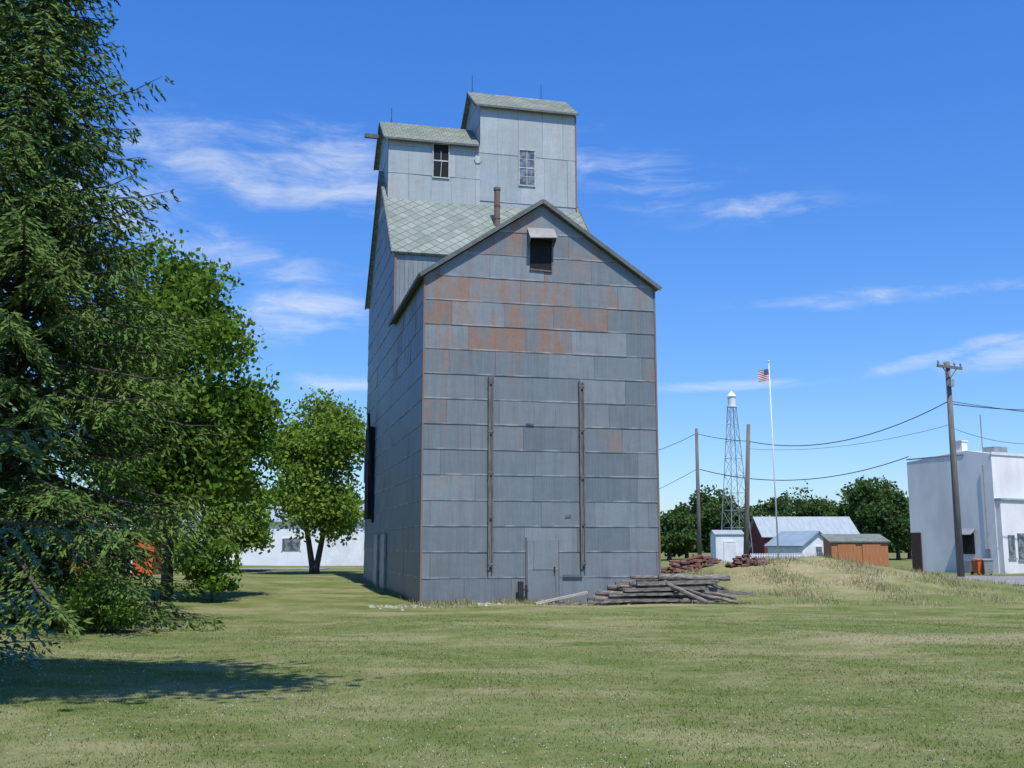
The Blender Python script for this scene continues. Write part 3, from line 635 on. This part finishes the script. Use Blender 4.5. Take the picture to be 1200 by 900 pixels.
q=MB(); q.box(-.03,ln*.3,Hb-.12,.12,ln,Hb-.04); q.obj('coping',M_STEEL,BT)
q=MB(); q.box(.05,-.35,0,Lf,-.01,4.3); q.obj('front_wing',M_STUCCO,BT)
q=MB(); q.box(0,-.45,4.31,Lf,-.02,4.42); q.obj('wing_roof',M_GREYROOF,BT)
for x_,z_,w_,h_ in((.5,1.0,.55,1.3),(1.35,.9,.6,1.5),(2.3,.3,.9,2.1)):
    yy=-.35
    q=MB(); q.box(x_,yy-.05,z_,x_+w_,yy-.01,z_+h_); q.obj('window',M_GLASS if z_>.5 else M_DARK,BT)
    q=MB(); q.box(x_-.08,yy-.08,z_-.1,x_+w_+.08,yy-.02,z_-.01); q.obj('sill',M_STEEL,BT)
q=MB(); q.box(-.06,1.5,1.2,-.01,2.4,2.4); q.obj('window',M_DARK,BT)
q=MB(); q.slab([(-.5,1.4,2.35),(-.5,2.5,2.35),(-.02,2.5,2.7),(-.02,1.4,2.7)],.04); q.obj('awning',M_STEEL,BT)
q=MB(); q.box(-.07,ln-.8,0,-.01,ln-.05,2.5); q.obj('door',M_DOORB,BT)
q=MB(); q.box(.3,2.2,Hb-.2,.8,2.7,Hb+.75); q.box(.25,2.15,Hb+.76,.85,2.75,Hb+.84); q.obj('chimney',M_STUCCO,BT)
q=MB(); q.tube([(.6,1.0,Hb-.1),(.6,1.0,Hb+2.3)],.03,6); q.obj('antenna',M_STEEL,BT)
q=MB(); q.box(1.0,.5,Hb-.1,2.2,1.3,Hb+.35); q.obj('roof_unit',M_STEEL,BT)
q=MB(); q.box(-.12,.4,.2,-.01,.75,1.5); q.tube([(-.08,.55,1.5),(-.08,.55,6.4)],.03,6); q.obj('meter_box',M_STEEL,BT)
q=MB(); q.box(-1.1,.9,0,-.3,1.7,.8); q.tube([(-.7,1.3,.8),(-.7,1.3,.86)],.33,12); q.obj('condenser',M_STEEL,BT)
def trash_bin(x,y,rot,m_,lab):
    T=empty('trash_bin',(x,y,g(x,y)),rot,lab,'bin'); q=MB(); k=.8
    q.add([(-.24*k,-.26*k,.06),(.24*k,-.26*k,.06),(.24*k,.26*k,.06),(-.24*k,.26*k,.06),(-.3*k,-.34*k,.8),(.3*k,-.34*k,.8),(.3*k,.34*k,.8),(-.3*k,.34*k,.8)],[(0,3,2,1),(4,5,6,7),(0,1,5,4),(1,2,6,5),(2,3,7,6),(3,0,4,7)]); q.obj('body',m_,T)
    q=MB(); q.slab([(-.33*k,-.38*k,.83),(.33*k,-.38*k,.83),(.33*k,.38*k,.9),(-.33*k,.38*k,.9)],.03); q.obj('lid',m_,T)
    for sx in(-.22,.22): q=MB(); q.tube([(sx-.03,.24,.1),(sx+.03,.24,.1)],.1,12); q.obj('wheel',M_BLACK,T)
p=at(1146,660,59.5); trash_bin(p.x,59.5,.3,M_ORANGE,'small red-orange wheeled bin beside the white building')
p=at(1157,660,59.2); trash_bin(p.x,59.2,-.2,M_STEEL,'grey wheeled bin beside the white building')
gable_house('warehouse','long low white metal warehouse beyond the trees','warehouse',-23,96,0,30,14,3.7,1.7,M_WHITEMETAL,M_GREYROOF,False,.3,ops=(('white_door',9,0,3,3),('window',4.5,1.3,1.5,1),('white_door',-3,0,3,3)))
p=at(120,640,62); gable_house('shed','orange-red painted shed behind the spruce','shed',p.x,62,.1,7,5,2.6,1.3,M_ORANGE,M_GREYROOF,False,.3,ops=(('window',-1.5,1,1,.9),('door',1.5,0,1.6,2.1)))
p=at(262,640,104); T=empty('grain_bin',(p.x,104,g(p.x,104)),0,'round corrugated steel grain bin with cone roof','grain bin')
mb=MB(); mb.tube([(0,0,i*.15) for i in range(48)],[2.4+.03*(i%2) for i in range(48)],32); mb.obj('wall',M_STEEL,T)
mb=MB(); mb.tube([(0,0,7.06),(0,0,8.4),(0,0,8.7)],[2.55,.35,.3],32); mb.obj('roof',M_GREYROOF,T)
# ---------------------------------------------------------------- poles etc.
def util_pole(u,vt,Y,arms,lab,lean=0,r=.15,yaw=0):
    top=at(u,vt,Y); z0=g(top.x,Y); H_=top.z-z0; T=empty('utility_pole',(top.x-lean,Y,z0),yaw,lab,'utility pole','utility poles along the street')
    mb=MB(); mb.tube([(0,0,-.3),(0,0,H_*.5),(0,0,H_)],[r,r*.85,r*.65],12); mb.obj('post',M_POLE,T,smooth=True)
    T.rotation_euler=(0,math.atan2(lean,H_),yaw)
    for dz,L in arms:
        mb=MB(); mb.box(-L/2,-.18,H_-dz-.07,L/2,-.085,H_-dz+.07)
        mb.beam((-L*.3,-.13,H_-dz-.02),(0,-.13,H_-dz-.6),.04); mb.beam((L*.3,-.13,H_-dz-.02),(0,-.13,H_-dz-.6),.04); mb.obj('crossarm',M_POLE,T)
        for k in(-.46,-.2,.2,.46):
            mb=MB(); x_=k*L; mb.tube([(x_,-.13,H_-dz+.07),(x_,-.13,H_-dz+.17),(x_,-.13,H_-dz+.22),(x_,-.13,H_-dz+.3)],[.02,.055,.055,.03],8); mb.obj('insulator',M_STEEL,T)
    return T,top
P1,t1=util_pole(1110,424,55,((.3,1.9),),'tall wooden utility pole with crossarm beside white building',lean=.0,r=.19,yaw=.5)
mb=MB(); mb.box(-.25,-.35,9.9,-.0,-.19,10.3); mb.obj('cutout_box',M_STEEL,P1)
P2,t2=util_pole(877,497,70,(),'plain leaning wooden utility pole near the flagpole',lean=.5,r=.19)
P3,t3=util_pole(816,502,74,(),'plain wooden utility pole beyond the mound',r=.16)
def wire(pts,sag,r=.018,lab='thin overhead wire strung between utility poles'):
    p,q=Vector(pts[0]),Vector(pts[1]); n=24; L=[p.lerp(q,i/n)-Vector((0,0,sag*4*(i/n)*(1-i/n))) for i in range(n+1)]
    mb=MB(); mb.tube(L,r,5); tag(mb.obj('power_line',M_BLACK),lab,'power line','overhead wires')
wire((at(1112,470,55),at(877,517,70)),1.1,.026); wire((at(877,517,70),at(816,508,74)),.1,.022); wire((at(816,508,74),at(700,540,85)),.5,.02)
wire((at(1112,498,55),at(877,526,70)),.5,.011); wire((at(1065,535,66),at(820,550,74)),1.1,.028); wire((at(816,550,74),at(700,600,90)),.3,.018)
wire((at(1112,473,55),at(1300,478,60)),.25,.024); wire((at(1112,470,55),at(1300,492,58)),.1,.018); wire((at(1112,500,55),at(1200,520,60)),.2,.013)
t=at(901,425,66); z0=g(t.x,66); T=empty('flagpole',(t.x+.15,66,z0),0,'tall thin white flagpole with small flag','flagpole')
T.rotation_euler=(0,-.012,0); Hf=t.z-z0
mb=MB(); mb.tube([(0,0,0),(0,0,Hf)],[.055,.03],8); mb.tube([(0,0,Hf),(0,0,Hf+.05),(0,0,Hf+.12),(0,0,Hf+.16)],[.02,.07,.07,.01],8); mb.obj('pole',M_WHITE,T,smooth=True)
mb=MB(); nxf,nzf=12,13; wv=lambda a_:.06*math.sin(a_*9); FW,FH=.68,.72; zt=Hf-.4
for i in range(nxf):
    for j in range(nzf):
        x0,x1=-.04-FW*i/nxf,-.04-FW*(i+1)/nxf; za,zb=zt-FH*j/nzf-.25*i/nxf*.5,zt-FH*(j+1)/nzf-.25*i/nxf*.5; zc_,zd_=za-.125/nxf,zb-.125/nxf
        mb.cur=2 if (i<5 and j<7) else (0 if j%2==0 else 1)
        mb.add([(x0,wv(x0),za),(x1,wv(x1),zc_),(x1,wv(x1),zd_),(x0,wv(x0),zb)],[(0,1,2,3)])
for i in range(5):
    for j in range(5):
        x_=-.07-.05*i; z_=zt-.04-.07*j-.02*i; mb.cur=1; mb.add([(x_,wv(x_)-.012,z_+.012),(x_+.012,wv(x_)-.012,z_),(x_,wv(x_)-.012,z_-.012),(x_-.012,wv(x_)-.012,z_)],[(0,1,2,3)])
mb.obj('flag',[M_FLAGR,M_WHITE,M_FLAGB],T,label='small red, white and blue striped flag')
t=at(857,458,100); z0=g(t.x,100); T=empty('water_tower',(t.x,100,z0),.3,'slender steel lattice tower with small white tank','water tower'); Ht=t.z-z0
mb=MB(); zt=Ht-1.6; bw=1.15; tw=.3
def wz(z_): return bw+(tw-bw)*(z_/zt)
for sx,sy in((-1,-1),(1,-1),(1,1),(-1,1)): mb.beam((sx*bw,sy*bw,0),(sx*tw,sy*tw,zt),.06)
nl=9
for k in range(nl):
    za,zb=zt*k/nl,zt*(k+1)/nl; a_,b_=wz(za),wz(zb)
    cs=[(-1,-1),(1,-1),(1,1),(-1,1)]
    for i in range(4):
        c1,c2=cs[i],cs[(i+1)%4]; mb.beam((c1[0]*a_,c1[1]*a_,za),(c2[0]*b_,c2[1]*b_,zb),.022); mb.beam((c2[0]*a_,c2[1]*a_,za),(c1[0]*b_,c1[1]*b_,zb),.022)
        mb.beam((c1[0]*b_,c1[1]*b_,zb),(c2[0]*b_,c2[1]*b_,zb),.03)
mb.obj('lattice_frame',M_STEEL,T)
mb=MB(); mb.tube([(0,0,zt),(0,0,zt+.12),(0,0,zt+.13),(0,0,zt+1.0)],[.5,.5,.36,.38],16); mb.obj('tank',M_WHITE,T)
mb=MB(); mb.tube([(0,0,zt+1.02),(0,0,zt+1.2),(0,0,zt+1.6)],[.46,.38,.04],16); mb.obj('tank_roof',M_WHITEMETAL,T)

# ---------------------------------------------------------------- light, sky
el=math.radians(62); sv=Vector((.3,-.954,0)).normalized(); sd=Vector((sv.x*math.cos(el),sv.y*math.cos(el),math.sin(el)))
L=bpy.data.lights.new('sun','SUN'); L.energy=5.0; L.angle=math.radians(.5); L.color=(1,.95,.86); lo=bpy.data.objects.new('sun',L); COL.objects.link(lo)
lo.rotation_euler=sd.to_track_quat('Z','Y').to_euler(); lo.location=(0,0,50)
w=bpy.data.worlds.new('World'); S.world=w; w.use_nodes=True; nt=w.node_tree; nt.nodes.clear()
try: w.cycles.sampling_method='MANUAL'; w.cycles.sample_map_resolution=256
except Exception: pass
out=nt.nodes.new('ShaderNodeOutputWorld'); bg=nt.nodes.new('ShaderNodeBackground'); sky=nt.nodes.new('ShaderNodeTexSky'); sky.sky_type='NISHITA'; sky.sun_disc=False
sky.sun_elevation=el; sky.sun_rotation=math.atan2(sv.x,sv.y); sky.altitude=300; sky.air_density=1; sky.dust_density=.4; sky.ozone_density=2.5
tc=nt.nodes.new('ShaderNodeTexCoord').outputs['Generated']; sep=nt.nodes.new('ShaderNodeSeparateXYZ'); nt.links.new(tc,sep.inputs[0]); X,Y,Z=sep.outputs
az=math_(nt,'ARCTAN2',X,Y); ele=math_(nt,'ARCSINE',Z)
cv=nt.nodes.new('ShaderNodeCombineXYZ'); nt.links.new(az,cv.inputs[0]); nt.links.new(ele,cv.inputs[1]); CV=cv.outputs[0]
def blobs(lst):
    tot=None
    for u,v,su,sv_,k,sl in lst:
        d=(at(u,v,1.0)-Vector((0,0,CZ))).normalized(); a0=math.atan2(d.x,d.y); e0=math.asin(d.z)
        da=math_(nt,'SUBTRACT',az,a0); de=math_(nt,'SUBTRACT',math_(nt,'SUBTRACT',ele,e0),math_(nt,'MULTIPLY',da,sl))
        a=math_(nt,'DIVIDE',da,su/F); b=math_(nt,'DIVIDE',de,sv_/F)
        q=math_(nt,'ADD',math_(nt,'MULTIPLY',a,a),math_(nt,'MULTIPLY',b,b)); e=math_(nt,'MULTIPLY',math_(nt,'EXPONENT',math_(nt,'MULTIPLY',q,-1)),k)
        tot=e if tot is None else math_(nt,'MAXIMUM',tot,e)
    return tot
bl=blobs([(385,205,105,62,1.1,-.2),(270,190,150,50,.85,-.2),(290,300,125,30,.95,-.1),(120,235,110,38,1.,.1),(340,372,110,36,.9,.1),(400,450,95,14,.9,0),
 (745,205,150,46,.72,-.25),(890,242,120,20,.72,-.08),(1040,347,190,12,.74,0),(1110,414,85,10,1.0,.2),(1190,414,70,15,1.1,.1),(840,452,130,8,.8,0)])
wv_=noise(nt,4.0,CV,3,.55,(1,2,1),color=True)
va=nt.nodes.new('ShaderNodeVectorMath'); va.operation='MULTIPLY_ADD'; nt.links.new(wv_,va.inputs[0]); va.inputs[1].default_value=(.24,.07,0); nt.links.new(CV,va.inputs[2])
n1=noise(nt,8,va.outputs[0],7,.68,(.8,3.2,1))
cl=mrange(nt,math_(nt,'ADD',math_(nt,'MULTIPLY',bl,.55),math_(nt,'MULTIPLY',math_(nt,'SUBTRACT',n1,.5),1.9)),.10,1.05,0,.80)
cl=math_(nt,'MULTIPLY',cl,mrange(nt,bl,.03,.6))
hs=nt.nodes.new('ShaderNodeHueSaturation'); hs.inputs['Saturation'].default_value=1.15; nt.links.new(sky.outputs[0],hs.inputs['Color'])
tint=mix(nt,mrange(nt,Z,.0,.5,smooth=False),(.78,.90,1.12),(.60,1.12,1.78))
skyc=mix(nt,1.0,hs.outputs[0],tint,'MULTIPLY')
colr=mix(nt,cl,skyc,(6.2,6.7,7.3))
nt.links.new(colr,bg.inputs[0]); bg.inputs[1].default_value=.13; nt.links.new(bg.outputs[0],out.inputs[0])
cam=bpy.data.cameras.new('camera'); cam.lens=36*F/1200; cam.sensor_width=36; cam.clip_end=4000; co=bpy.data.objects.new('camera',cam); COL.objects.link(co)
co.location=(0,0,CZ); co.rotation_euler=(math.radians(90)+PITCH,0,0); S.camera=co
S.view_settings.view_transform='Standard'; S.view_settings.look='None'; S.view_settings.exposure=0
